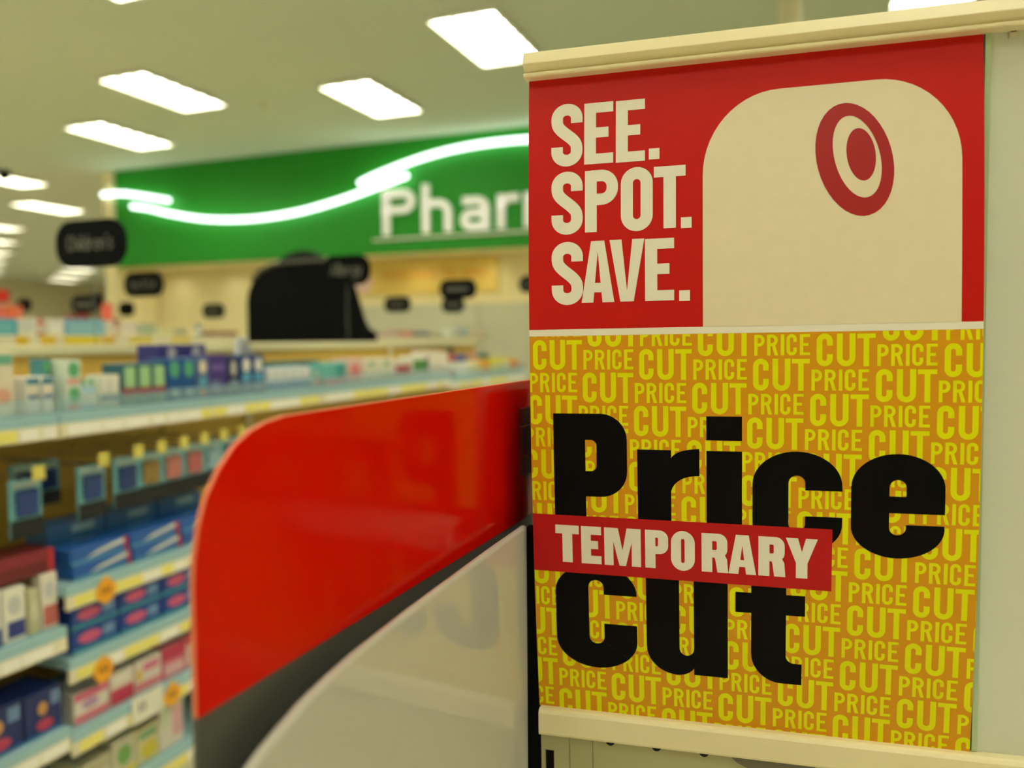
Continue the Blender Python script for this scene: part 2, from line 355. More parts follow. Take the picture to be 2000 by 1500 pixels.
# ------------------------------------------------------------------ products
_c = {}
def mesh_cached(key, fn):
    if key not in _c: _c[key] = fn()
    return _c[key]
def carton(y0, y1, xf, depth, z0, h, A, parts, label, group, cat='carton', name='carton'):
    """closed carton facing +X; parts = (name, y0, y1, z0, z1, colour) in fractions of the front"""
    w = y1-y0
    me = mesh_cached(('c', round(w, 3), round(depth, 3), round(h, 3), A), lambda: MB().cbox(-depth, 0, -w/2, w/2, 0, h, .0015).mesh('carton', cm(A)))
    o = link(name, me, None, (xf, (y0+y1)/2, z0)); tag(o, label, cat, group)
    for nm, a, b, c, d, colr in parts:
        k = ('p', round(w, 3), round(h, 3), nm, a, b, c, d, colr)
        if nm == 'oval_print':
            mm = mesh_cached(k, lambda: MB().prism(arc((a+b)/2*w-w/2, (c+d)/2*h, (b-a)/2*w, (d-c)/2*h, 0, 360, 14)[:-1], lambda p, q, e: (e, p, q), 0, .0012).mesh(nm, cm(colr)))
        elif nm == 'wedge_print':
            mm = mesh_cached(k, lambda: MB().prism([(a*w-w/2, c*h), (b*w-w/2, (c+(d-c)*.6)*h), (b*w-w/2, d*h), (a*w-w/2+(b-a)*w*.3, (c+(d-c)*.5)*h)], lambda p, q, e: (e, p, q), 0, .0012).mesh(nm, cm(colr)))
        else:
            mm = mesh_cached(k, lambda: MB().box(0, .001, a*w-w/2, b*w-w/2, c*h, d*h).mesh(nm, cm(colr)))
        link(nm, mm, o)
    return o
def bottle(y, x, z0, r, h, body, cap, label, group=None, cat='bottle', name='bottle'):
    o = link(name, MB().lathe([(r*.9, 0), (r, .004), (r, h*.62), (r*.55, h*.76), (r*.42, h*.8)], 0, 0, 0).mesh('bottle', cm(body, .3), smooth=True), None, (x, y, z0))
    tag(o, label, cat, group)
    link('cap', MB().lathe([(r*.5, h*.78), (r*.5, h*.98), (r*.42, h)], 0, 0, 0).mesh('cap', cm(cap)), o)
    link('wrap_label', MB().lathe([(r*1.012, h*.16), (r*1.012, h*.52)], 0, 0, 0).mesh('wrap_label', cm((232, 228, 214)), smooth=True), o)
    return o
NAVY, BLUE, MID, WHITE, CREAM, TEAL, GREEN, PINK, RED, PURP, GREY = (22, 34, 112), (30, 78, 170), (58, 128, 190), (232, 228, 216), (232, 216, 190), (70, 150, 160), (96, 176, 120), (222, 120, 140), (196, 40, 52), (70, 52, 130), (150, 160, 170)
zt = 1.31
TS = 'packs on the nearest gondola\'s top shelf'
TX = -1.925
# -- top shelf
carton(1.385, 1.458, TX-.02, .10, zt, .165, CREAM, [('band', .05, .95, .82, .97, (110, 176, 150)), ('oval_print', .25, .85, .2, .45, (232, 170, 140))], 'tall cream carton with teal band at the left frame edge of the top shelf', TS)
for i, (a, b) in enumerate(((1.482, 1.518), (1.527, 1.56))):
    carton(a, b, TX-.005, .07, zt, .10, WHITE, [('band', 0, 1, .80, .97, (64, 130, 150)), ('band', .1, .9, .42, .52, (80, 120, 160)), ('oval_print', .2, .8, .55, .75, CREAM)],
           'small white carton with steel blue bands on top shelf, ' + ('left' if i == 0 else 'right') + ' of a pair', TS)
carton(1.572, 1.60, TX-.06, .05, zt, .145, (72, 140, 150), [('band', .1, .9, .75, .95, GREEN), ('band', .6, .98, .2, .7, (40, 70, 120))], 'slim teal upright carton behind the pink and green stack on the top shelf', TS)
for i in range(2):
    carton(1.603, 1.652, TX-.01, .08, zt+i*.0715, .071, (214, 226, 206), [('oval_print', .15, .85, .3, .92, GREEN), ('band', .05, .95, .06, .24, (230, 160, 150))],
           ('upper' if i else 'lower') + ' carton of the green and pink stack on the top shelf', TS)
for i, y in enumerate((1.675, 1.70)):
    bottle(y, TX-.03, zt, .012, .085, (176, 208, 224), (120, 190, 150), ('left' if i == 0 else 'right') + ' small pale blue bottle with green cap on the top shelf', TS)
for i, (a, b) in enumerate(((1.716, 1.747), (1.75, 1.782))):
    carton(a, b, TX-.01, .06, zt, .095, (226, 224, 200), [('band', 0, 1, .22, .36, (60, 70, 130)), ('band', .08, .92, .5, .9, WHITE)], ('left' if i == 0 else 'right') + ' little cream carton with slate stripe left of the crimson-footed trio', TS)
for i in range(3):
    a = 1.79+i*.057
    carton(a, a+.052, TX-.008, .08, zt, .125, (40, 96, 110), [('band', .18, .95, .42, .92, (170, 210, 150)), ('band', 0, 1, .22, .42, (160, 36, 66)), ('band', 0, 1, .0, .2, (120, 150, 130))],
           ('first', 'second', 'third')[i] + ' from left of three green cartons with crimson feet on the top shelf', TS)
for i in range(2):
    carton(2.06+i*.115, 2.17+i*.115, TX-.14, .09, zt, .118, GREY, [('band', .05, .95, .1, .9, (170, 190, 186))], ('left' if i == 0 else 'right') + ' grey carton at the rear of the top shelf holding up a purple box', TS)
    carton(2.06+i*.115, 2.17+i*.115, TX-.14, .09, zt+.119, .062, (60, 58, 130), [('oval_print', .4, .75, .2, .85, (190, 186, 190)), ('band', .0, 1, .0, .16, (50, 110, 160))],
           ('left' if i == 0 else 'right') + ' purple box lying on top of the grey rear carton on the top shelf', TS)
for i in range(2):
    a = 1.966+i*.062
    carton(a, a+.058, TX-.006, .08, zt, .135, (24, 84, 152), [('oval_print', .15, .85, .55, .95, (90, 170, 130)), ('oval_print', .25, .8, .08, .3, (160, 186, 190))],
           ('left' if i == 0 else 'right') + ' blue carton with green oval in the middle of the top shelf', TS)
carton(2.094, 2.148, TX-.006, .08, zt, .138, (90, 110, 150), [('oval_print', .2, .8, .6, .92, CREAM), ('band', .2, .8, .3, .5, (90, 170, 200)), ('oval_print', .3, .7, .05, .22, (236, 150, 100))], 'slate carton with cream oval and orange dot on the top shelf', TS)
carton(2.154, 2.245, TX-.012, .09, zt, .145, PURP, [('band', .15, .85, .62, .78, (110, 90, 160)), ('band', .1, .6, .1, .4, (120, 124, 168))], 'broad deep purple carton in the middle of the top shelf', TS)
carton(2.252, 2.30, TX-.01, .08, zt, .135, (44, 50, 90), [('oval_print', .2, .8, .5, .9, (190, 190, 180)), ('band', .1, .9, .1, .4, (140, 150, 170))], 'dark navy carton with pale oval beside the purple one', TS)
for i in range(2):
    a = 2.308+i*.066
    carton(a, a+.062, TX-.006, .08, zt, .142, (44, 66, 128), [('oval_print', .2, .8, .55, .92, WHITE), ('band', .15, .85, .32, .52, (90, 170, 206)), ('band', .1, .9, .05, .26, (130, 140, 180))],
           ('left' if i == 0 else 'right') + ' navy carton with white crown print below the silver pouch', TS)
mb = MB().prism([(-.035, 0), (.04, 0), (.02, .045), (-.02, .055)], lambda a, b, d: (d, a, b), -.012, .012)
o = link('pouch', mb.mesh('pouch', mat('silver_foil', (190, 196, 205), .3, .6)), None, (TX-.05, 2.375, zt+.1425)); tag(o, 'small silver pouch lying on top of the navy crown cartons', 'pouch')
link('seal_strip', MB().box(-.013, .013, -.018, .018, .052, .060).mesh('seal_strip', cm((210, 214, 220))), o)
for i in range(5):
    a = 2.455+i*.055
    carton(a, a+.05, TX-.006, .07, zt, .088, (214, 222, 226), [('band', 0, 1, .05, .4, (92, 130, 186)), ('oval_print', .2, .8, .5, .9, WHITE)], ('first', 'second', 'third', 'fourth', 'fifth')[i] + ' from left of the short white and blue cartons on the top shelf', TS)
for i in range(3):
    a = 2.66+i*.16; 
    carton(a, a+.15, TX-.13, .06, zt, .105-.012*(i == 2), (20, 104, 110), [('oval_print', .78, .95, .25, .75, (206, 50, 50)), ('band', .1, .6, .35, .65, (70, 160, 160))], ('left', 'middle', 'right')[i] + ' long teal box with red end spot at the rear of the top shelf', TS)
carton(2.74, 2.81, TX-.008, .08, zt, .07, (150, 190, 180), [('band', .1, .9, .1, .4, (206, 90, 90))], 'low mint box with red stripe in front of the teal boxes', TS)
carton(2.83, 2.99, TX-.008, .08, zt, .095, (110, 190, 180), [('band', .0, 1, .0, .28, PINK), ('band', .55, .95, .4, .9, (60, 150, 150))], 'mint and pink carton right of the centre of the top shelf', TS)
carton(3.0, 3.13, TX-.008, .08, zt, .11, (226, 190, 180), [('oval_print', .2, .8, .2, .8, (226, 130, 130))], 'pale rose carton with red oval on the top shelf', TS)
for i in range(2):
    a = 3.14+i*.14
    carton(a, a+.13, TX-.008, .08, zt, .105, (230, 224, 200), [('oval_print', .3, .7, .6, .9, (150, 180, 140)), ('band', .1, .9, .1, .25, (220, 208, 180))], ('left' if i == 0 else 'right') + ' cream carton with faint green mark on the top shelf', TS)
carton(3.43, 3.58, TX-.008, .08, zt, .088, (226, 220, 205), [('band', .0, 1, .2, .75, (176, 40, 44))], 'cream box with broad dark red band on the top shelf', TS)
carton(3.6, 3.78, TX-.008, .08, zt, .108, (226, 224, 205), [('band', .08, .92, .25, .8, (70, 140, 60)), ('band', .9, 1, 0, 1, (110, 80, 130))], 'white carton with green panel on the top shelf', TS)
for i in range(2):
    carton(3.80+i*.125, 3.92+i*.125, TX-.02, .1, zt, .132-.01*i, (240, 226, 206), [('band', .1, .9, .4, .6, (244, 236, 224))], ('left' if i == 0 else 'right') + ' plain large white carton near the end of the top shelf', TS)
bottle(4.12, TX-.04, zt-.018, .03, .165, (170, 60, 40), (30, 40, 34), 'dark red bottle with black cap at the end of the white cartons', TS)
z2 = 1.292
for i, c in enumerate(((72, 90, 170), (66, 84, 160), (120, 170, 190), (90, 150, 170))):
    a = 4.2+i*.19
    carton(a, a+.18, TX-.15, .1, z2, .118, c, [('band', 0, 1, .8, 1, ((220, 140, 140), (70, 70, 150), (226, 130, 110), (60, 110, 90))[i])], ('indigo box with pink lid edge', 'indigo box with darker lid edge', 'pale teal box with coral lid edge', 'teal box with green lid edge')[i] + ' at the far rear of the top shelf', TS)
for i, (c, c2) in enumerate((((230, 226, 206), (226, 210, 120)), ((236, 178, 20), (226, 160, 20)), ((222, 214, 60), (232, 226, 170)), ((220, 204, 30), (240, 236, 210)), ((238, 176, 30), (216, 90, 40)))):
    a = 4.3+i*.17
    carton(a, a+.155, TX-.008, .09, z2, .075+.012*(i % 2), c, [('band', .1, .9, .3, .75, c2)], ('off-white', 'amber', 'lemon', 'bright yellow', 'orange and red')[i] + ' pack at the far front end of the top shelf', TS)

# -- peg hooks and hanging packs
def peg(y, z, x1=-1.915, tagged=True):
    h = part('peg_hook', MB().tube([(-2.29, y, z), (x1, y, z), (x1+.004, y, z+.01)], .0025, 6), mat('hook_wire', (170, 170, 165), .3, .9), g1)
    if tagged: part('price_tag', MB().box(x1+.004, x1+.006, y-.018, y+.018, z-.002, z+.036), mat('dim_peg_tag', (220, 206, 96), .5), h, 'yellow peg price tag')
def pack(y, x, z, w_, hh, centre, label):
    """hanging card; z = top hole"""
    o = link('hanging_pack', mesh_cached(('hp', w_, hh), lambda: MB().cbox(-.004, .004, -w_/2, w_/2, -hh, .012, .0012).mesh('card', cm((120, 184, 190)))), None, (x, y, z-.0)); tag(o, label, 'blister pack', 'blister packs on the peg hooks')
    link('blister', mesh_cached(('hb', w_, hh, centre), lambda: MB().cbox(.004, .016, -w_*.34, w_*.34, -hh*.60, -hh*.1, .003).mesh('blister', cm(centre, .25))), o)
    link('black_base', mesh_cached(('hk', w_, hh), lambda: MB().box(.004, .0075, -w_*.5, w_*.5, -hh, -hh*.66).mesh('black_base', cm((16, 20, 26)))), o)
    link('title_strip', mesh_cached(('ht', w_, hh), lambda: MB().box(.004, .005, -w_*.4, w_*.4, -hh*.08, .006).mesh('title_strip', cm((170, 190, 180)))), o)
for i, (y, z, c, l) in enumerate(((1.49, 1.142, (40, 66, 130), 'leftmost hanging pack with dark blue window, lowest in the row'), (1.695, 1.148, (44, 70, 128), 'hanging pack with blue window left of the gap'),
        (1.82, 1.155, (36, 60, 120), 'hanging pack with navy window right of the gap'), (1.912, 1.157, (150, 120, 60), 'hanging pack with amber window'),
        (2.005, 1.159, (196, 120, 110), 'hanging pack with rose window, left of two alike'), (2.098, 1.161, (190, 104, 100), 'hanging pack with deeper rose window beside the red panel'),
        (2.19, 1.163, (150, 180, 190), 'hanging pack with pale window half behind the red panel'), (2.285, 1.163, (60, 90, 150), 'last hanging pack with blue window behind the red panel'))):
    peg(y, z); pack(y, -1.965, z-.0155, .092, .142, c, l)
for y, z, l in ((1.573, 1.165, 'dark blue hanging pack set back behind the leftmost one'), (1.64, 1.165, 'dark blue hanging pack set back behind the second one')):
    peg(y, z, -2.05, False); pack(y, -2.075, z-.0155, .085, .115, (26, 44, 96), l)

# -- toothpaste-like cartons on bay B second shelf
SB = 'blue cartons on the shelf below the hanging packs'
n_ = ('left', 'middle', 'right')
for i in range(3):
    a = 1.60+i*.205
    for k in range(2):
        carton(a, a+.195, TX-.004-.01*k, .10, .835+k*.042, .041, (34, 92, 170), [('wedge_print', .25, .93, .2, .95, (226, 224, 206)), ('band', .94, 1, 0, 1, (190, 36, 56)), ('band', .0, .92, .0, .18, (90, 160, 190))],
               ('upper' if k else 'lower') + ' blue carton with white swoosh and red end, ' + n_[i] + ' stack below the hanging packs', SB)
    for k in range(3):
        carton(a+.02, a+.215, TX-.125, .09, .835+k*.046, .045, ((30, 70, 150), (40, 100, 160), (60, 110, 165))[k], [('band', .4, .8, .3, .8, (150, 190, 200))], ('lowest', 'middle', 'topmost')[k] + ' rear blue carton with pale patch, ' + n_[i] + ' stack below the hanging packs', SB)
# -- bay B third shelf: two layers
for i in range(3):
    a = 1.585+i*.165
    for k in range(2):
        carton(a, a+.158, TX-.004, .12, .63+k*.067, .064, (24, 66, 150), [('oval_print', .12, .62, .3, .8, (214, 90, 130)), ('band', .66, .9, .35, .8, (110, 150, 196)), ('band', 0, 1, .0, .16, (60, 150, 170))],
               ('upper' if k else 'lower') + ' royal blue carton with pink oval, ' + n_[i] + ' column behind the upper orange tag', 'royal blue cartons with pink ovals')
carton(2.085, 2.2, TX-.004, .12, .63, .11, (40, 96, 176), [('band', 0, .1, 0, 1, (190, 40, 60)), ('band', .2, .9, .5, .7, (150, 190, 210))], 'taller blue carton with red edge next to the red panel', 'royal blue cartons with pink ovals')
# -- bay B fourth shelf: pink and white
for a, b, h, A, pr, l in ((1.585, 1.70, .088, (232, 222, 208), [('band', 0, 1, .75, 1, (224, 110, 140)), ('band', 0, 1, .02, .3, (226, 130, 140)), ('oval_print', .2, .7, .4, .72, (190, 150, 180))], 'white carton with pink top and foot bands below the lower orange tag'),
        (1.706, 1.79, .098, (228, 216, 200), [('band', 0, 1, .04, .5, (206, 60, 90)), ('band', .1, .8, .7, .85, (240, 232, 220))], 'white carton with a broad rose foot beside the lower orange tag'),
        (1.797, 1.90, .10, (230, 216, 204), [('band', 0, 1, .06, .3, (222, 130, 140)), ('oval_print', .05, .25, .35, .75, (226, 190, 60)), ('band', .3, .9, .6, .85, (220, 120, 150))], 'white carton with small yellow spot and pink bands'),
        (1.906, 2.0, .105, (216, 120, 140), [('band', 0, 1, .55, .95, (196, 44, 80)), ('band', .1, .9, .1, .4, (226, 180, 180))], 'pink carton with crimson upper half'),
        (2.006, 2.1, .11, (226, 180, 170), [('band', 0, 1, .7, 1, (200, 36, 60))], 'pale pink carton with red top next to the red panel')):
    carton(a, b, TX-.004, .12, .425, h, A, pr, l, 'pink cartons on the fourth shelf')
# -- bay B bottom
for i, (a, b, h, A, pr, l) in enumerate(((1.60, 1.70, .10, (196, 186, 150), [('band', .1, .9, .3, .6, (220, 214, 190))], 'dull beige carton on the bottom shelf, leftmost'),
        (1.705, 1.79, .12, (206, 200, 170), [('oval_print', .2, .8, .3, .8, (120, 170, 90)), ('band', 0, 1, .0, .2, (226, 206, 90))], 'cream carton with green oval and yellow foot on the bottom shelf'),
        (1.795, 1.88, .11, (214, 206, 150), [('oval_print', .2, .9, .1, .6, (216, 196, 60)), ('band', .1, .9, .7, .9, (110, 160, 120))], 'cream carton with yellow oval on the bottom shelf'),
        (1.885, 1.985, .15, (222, 212, 196), [('band', .55, .95, .2, .8, (222, 170, 170)), ('band', .05, .4, .5, .9, (206, 210, 180))], 'tall cream carton with rose panel on the bottom shelf'))):
    carton(a, b, TX-.004, .13, .20, h, A, pr, l, 'cartons on the bottom shelf')
# -- bay A lower shelves
for a, b, h, A, pr, l in ((1.33, 1.385, .15, WHITE, [('band', 0, 1, .0, .3, (80, 90, 150))], 'white carton with slate foot at the lower left frame edge'),
        (1.392, 1.452, .14, (232, 228, 210), [('band', .15, .95, .08, .38, (48, 58, 130)), ('oval_print', .2, .8, .5, .85, (196, 196, 190))], 'white carton with navy foot panel at lower left'),
        (1.460, 1.492, .12, (196, 190, 150), [('band', .1, .9, .3, .7, (206, 204, 170))], 'narrow khaki carton between the white ones at lower left'),
        (1.498, 1.546, .15, (230, 222, 206), [('band', .1, .95, .06, .42, (196, 100, 90)), ('oval_print', .2, .8, .55, .85, (200, 200, 196))], 'white carton with brick red foot panel at lower left')):
    carton(a, b, TX-.004, .13, .73, h, A, pr, l, 'white cartons at lower left')
carton(1.30, 1.545, TX-.012, .12, .881, .065, (110, 24, 32), [('band', .93, 1, 0, 1, (190, 36, 50)), ('band', 0, .9, .55, 1, (140, 34, 50))], 'long dark red box lying across the white cartons at lower left', 'white cartons at lower left')
for a, b, h, l in ((1.30, 1.43, .125, 'navy carton with red and white logo at the bottom left frame edge'), (1.436, 1.546, .12, 'navy carton with red and white logo beside the bay upright at bottom left')):
    carton(a, b, TX-.004, .13, .45, h, (22, 38, 100), [('oval_print', .3, .75, .1, .35, (196, 60, 90)), ('oval_print', .35, .6, .45, .75, (206, 150, 80)), ('band', .7, .95, .6, .9, (110, 140, 180)), ('band', 0, 1, 0, .07, (50, 110, 170))], l, 'navy cartons at bottom left')
# -- orange shelf tags, white tag
def orange_tag(y, z, label):
    o = link('shelf_tag', MB().prism(arc(0, 0, .033, .036, 0, 360, 24)[:-1], lambda a, b, d: (d, a, b), 0, .0015).mesh('disc', cm((246, 170, 10))), None, (-1.8972, y, z)); tag(o, label, 'tag', 'orange round shelf tags')
    mb = MB()
    for k in range(3): mb.box(.0015, .002, -.016+k*.012, -.009+k*.012, -.008, .012)
    link('dark_print', mb.mesh('dark_print', cm((150, 96, 20))), o)
    link('clip', MB().box(-.0012, 0, -.008, .008, .02, .045).mesh('clip', cm((230, 200, 120))), o)
orange_tag(1.675, .79, 'round orange tag on the second price strip, upper of the two at left')
orange_tag(1.657, .565, 'round orange tag on the third price strip below the upper one')
orange_tag(1.91, .385, 'round orange tag beside the white sign card near the red panel')
o = link('shelf_card', MB().box(0, .0015, -.06, .06, -.045, .035).mesh('card', cm((232, 226, 205))), None, (-1.8972, 1.81, .40)); tag(o, 'white rectangular price card on the fourth price strip', 'card')
link('dark_print', MB().box(.0015, .002, -.035, -.025, -.015, .015).box(.0015, .002, -.018, -.008, -.015, .015).mesh('dark_print', cm((150, 146, 140))), o)

# -- goods on the tops of the far gondolas
G2 = 'packs on top of the second gondola'
for a, b, h, A, B_, l in ((2.74, 2.93, .085, (84, 176, 196), (120, 190, 200), 'turquoise box on the second gondola at the left frame edge'), (2.94, 3.04, .085, WHITE, (214, 214, 200), 'white box next to the turquoise one on the second gondola'),
        (3.10, 3.208, .09, (232, 224, 206), (240, 236, 224), 'white box left of the long light blue one on the second gondola'), (3.215, 3.47, .09, (130, 186, 210), (150, 196, 206), 'long light blue box on the second gondola'),
        (3.475, 3.54, .085, (236, 226, 206), (226, 214, 190), 'small cream box right of the long light blue one'), (3.60, 3.71, .08, (240, 228, 212), (232, 222, 204), 'white box right of the orange bottle on the second gondola'),
        (3.73, 3.86, .075, (196, 204, 176), (180, 196, 160), 'pale green box on the second gondola'), (4.0, 4.12, .05, (200, 196, 150), (190, 186, 150), 'low khaki box on the second gondola'),
        (4.38, 4.49, .03, (120, 60, 30), (150, 80, 40), 'low brown box left of the black panel'), (4.50, 4.61, .03, (126, 52, 30), (150, 70, 40), 'low brown box touching the black panel\'s left edge')):
    carton(a, b, -3.87, .15, 1.54, h, A, [('band', .1, .9, .2, .8, B_)], l, G2)
bottle(3.072, -3.88, 1.54, .018, .10, (190, 80, 40), (150, 60, 30), 'rust bottle between white boxes on the second gondola', G2)
bottle(3.57, -3.89, 1.54, .016, .09, (206, 130, 40), (150, 90, 30), 'orange bottle right of the long light blue box', G2)
bottle(4.24, -3.89, 1.54, .022, .08, (50, 130, 130), (40, 110, 110), 'teal bottle on the second gondola left of the black panel', G2)
for a, b, h, A, l in ((6.6, 6.95, .04, (200, 170, 170), 'pale rose box on the gondola before the pharmacy counter'), (6.97, 7.25, .05, (216, 120, 110), 'coral box on the gondola before the pharmacy counter'), (7.27, 7.6, .05, (120, 120, 140), 'slate box on the gondola before the pharmacy counter'),
        (7.62, 7.9, .04, (176, 170, 150), 'taupe box on the gondola before the pharmacy counter'), (8.15, 8.4, .09, (206, 214, 200), 'pale box on the gondola before the pharmacy counter'), (8.42, 8.6, .10, (180, 200, 206), 'pale blue box on the gondola before the pharmacy counter'), (8.65, 9.15, .07, (240, 222, 196), 'long cream box at the gondola\'s far end by the counter')):
    carton(a, b, -3.87, .15, 1.54, h, A, [('band', .1, .9, .2, .8, tuple(min(255, c+16) for c in A))], l, 'boxes before the pharmacy counter')
for a, b, h, A, l in ((4.15, 4.33, .24, (236, 110, 90), 'coral pack on the third gondola at the left frame edge'), (4.37, 4.46, .25, (240, 120, 80), 'narrow coral pack on the third gondola'), (4.88, 4.96, .19, (150, 40, 40), 'dark red pack on the third gondola below the paired black signs'),
        (5.0, 5.07, .2, (140, 30, 36), 'wine red pack on the third gondola below the paired black signs'), (5.24, 5.32, .30, (240, 110, 90), 'tall salmon pack right of the paired black signs'), (5.33, 5.39, .17, (130, 30, 40), 'maroon pack under the small black sign')):
    carton(a, b, -5.82, .05, 1.54, h, A, [('band', .1, .9, .5, .9, tuple(min(255, c+14) for c in A))], l, 'red packs on the third gondola')

# ------------------------------------------------------------------ black rounded display panel
bp = root('display_panel', (-4.05, 5.75, 0), 'big black display panel with rounded shoulder standing behind the nearest gondola', 'display')
sc = 1.077
def BX(x): return x*sc
prof = [(-4.62, 0), (-4.62, 1.84), (-4.60, 1.93), (-4.55, 2.02), (-4.46, 2.10), (-4.34, 2.145), (-4.18, 2.16), (-3.78, 2.165), (-3.68, 2.16), (-3.60, 2.10), (-3.53, 1.90), (-3.46, 1.68), (-3.42, 1.6), (-3.35, 1.56), (-3.35, 0)]
part('front_board', MB().prism(prof, lambda a, b, d: (a, d, b), 5.62, 5.66), black_m, bp, bevel=.008)
part('edge_trim', MB().tube([(a, 5.615, b) for a, b in prof[3:9]], .016, 8), mat('dark_grey_trim', (86, 84, 70), .5), bp, 'dark grey top edge trim')
part('rear_board', MB().prism([(-4.45, 0), (-4.45, 2.0)]+[(x, z) for x, z in arc(-4.12, 2.0, .33, .27, 180, 0, 14)]+[(-3.79, 0)], lambda a, b, d: (a, d, b), 5.72, 5.76), mat('charcoal_board', (28, 38, 30), .7, spec=.25), bp, 'charcoal round-topped board behind', bevel=.008)
part('base', MB().box(-4.62, -3.35, 5.60, 5.95, 0, .08), black_m, bp)

# ------------------------------------------------------------------ black category signs
GL = {}
def seg(word):                              # simple stroke letters, unit height, returns polys and width
    G = {'C': [[(.45, .85), (.3, 1), (.1, .85), (.1, .15), (.3, 0), (.45, .15)]], 'h': [[(.05, 0), (.05, 1)], [(.05, .5), (.3, .65), (.4, .5), (.4, 0)]], 'i': [[(.08, 0), (.08, .62)], [(.08, .8), (.08, .92)]],
         'l': [[(.08, 0), (.08, 1)]], 'd': [[(.4, 0), (.4, 1)], [(.4, .55), (.2, .65), (.05, .45), (.05, .2), (.2, 0), (.4, .1)]], 'r': [[(.05, 0), (.05, .65)], [(.05, .4), (.2, .62), (.32, .62)]],
         'e': [[(.05, .33), (.42, .33), (.38, .58), (.22, .66), (.06, .5), (.05, .2), (.2, 0), (.4, .08)]], 'n': [[(.05, 0), (.05, .65)], [(.05, .5), (.25, .65), (.4, .5), (.4, 0)]], "'": [[(.06, .8), (.06, 1)]],
         's': [[(.36, .55), (.2, .66), (.06, .5), (.36, .2), (.2, 0), (.04, .1)]], 'E': [[(.42, 1), (.06, 1), (.06, 0), (.42, 0)], [(.06, .5), (.36, .5)]], 'y': [[(.04, .65), (.2, .05)], [(.38, .65), (.15, -.25)]],
         'a': [[(.06, .58), (.22, .66), (.38, .5), (.38, 0)], [(.38, .36), (.15, .36), (.05, .18), (.15, 0), (.38, .1)]], '&': [[(.45, 0), (.1, .8), (.22, 1), (.34, .8), (.06, .25), (.2, 0), (.45, .4)]], 'A': [[(.02, 0), (.25, 1), (.48, 0)], [(.1, .35), (.4, .35)]],
         'g': [[(.38, .65), (.38, -.15), (.2, -.25), (.05, -.18)], [(.38, .55), (.2, .65), (.05, .45), (.05, .2), (.2, .05), (.38, .15)]], ' ': []}
    P = []; x = 0
    for ch in word:
        wid = 0
        for p in G[ch]:
            P += stroke([(x+a, b) for a, b in p], .11); wid = max(wid, max(a for a, b in p))
        x += (wid or .2)+.13
    return P, x-.13
def rrect(w_, h_, r, n=8):
    return arc(w_/2-r, h_/2-r, r, r, 0, 90, n)+arc(-w_/2+r, h_/2-r, r, r, 90, 180, n)+arc(-w_/2+r, -h_/2+r, r, r, 180, 270, n)+arc(w_/2-r, -h_/2+r, r, r, 270, 360, n)
def category_sign(cx, cy, zc, w_, h_, label, word=None, base=1.494, lines=0, hang=False):
    t = root('category_sign', (cx, cy, zc), label, 'sign', 'black category signs')
    fn = lambda a, b, d: (cx+a, cy+d, zc+b)
    part('plaque', MB().prism(rrect(w_, h_, h_*.44), fn, -.006, .006), black_m, t)
    if word:
        P, wid = seg(word); k = w_*.66/wid
        part('lettering', polymesh([[((a-wid/2)*k, (b-.42)*k) for a, b in q] for q in P], fn, -.0075, -.006), letter_m, t)
    elif lines:
        mb = MB()
        for i in range(lines): mb.prism([(-w_*.3+i*w_*.6/lines, -h_*.1), (-w_*.3+(i+.7)*w_*.6/lines, -h_*.1), (-w_*.3+(i+.7)*w_*.6/lines, h_*.1), (-w_*.3+i*w_*.6/lines, h_*.1)], fn, -.0075, -.006)
        part('faint_print', mb, letter_m, t)
    part('post', MB().tube([(cx, cy+.004, base), (cx, cy+.004, zc-h_/2+.01)], .0013, 6), mat('thin_clear_rod', (180, 190, 180), .2, trans=.4), t, 'thin clear post')
category_sign(-2.3, 2.02, 1.833, .312, .158, 'largest black oval sign, reading Children\'s, above the gondola at left', "Children's")
category_sign(-4.25, 4.14, 1.887, .34, .164, 'black oval sign just below the green fascia\'s left end', 'Eye & Ear', 1.54)
category_sign(-2.3, 3.58, 1.865, .285, .155, 'black oval sign overlapping the black rounded panel\'s right shoulder', 'Allergy')
category_sign(-2.3, 4.95, 1.845, .27, .128, 'black oval sign before the yellow banner', lines=7)
category_sign(-4.25, 9.0, 1.935, .31, .2, 'small black sign right behind and below the banner\'s oval sign', lines=3, base=1.54)
category_sign(-4.25, 7.6, 1.885, .32, .165, 'small black oval sign under the yellow banner\'s left half', lines=4, base=1.54)
category_sign(-6.2, 7.0, 1.835, .30, .155, 'small black oval sign left of the big black panel', lines=3, base=1.54)
category_sign(-8.2, 7.7, 1.92, .26, .175, 'small plain black sign below and left of the second oval sign', base=1.54)
category_sign(-6.2, 5.36, 1.84, .325, .16, 'black oval sign at far left, front one of an overlapping pair', lines=4, base=1.54)
category_sign(-8.2, 7.25, 2.0, .22, .17, 'black sign at far left, rear one of an overlapping pair', base=1.54)
category_sign(-10.4, 8.0, 2.03, .28, .18, 'tiny black oval sign alone at far left', base=1.54)
category_sign(-2.42, 6.7, 1.99, .18, .15, 'black sign cut off by the poster\'s left edge', lines=2, base=0)
rs = root('red_sign', (-8.2, 6.0, 1.97), 'small red sign at the left frame edge above the far gondolas', 'sign')
part('board', MB().box(-8.33, -8.02, 5.98, 6.0, 1.93, 2.06), cm((196, 34, 26)), rs)
part('post', MB().tube([(-8.2, 5.99, 1.54), (-8.2, 5.99, 1.93)], .006, 6), white_m, rs)

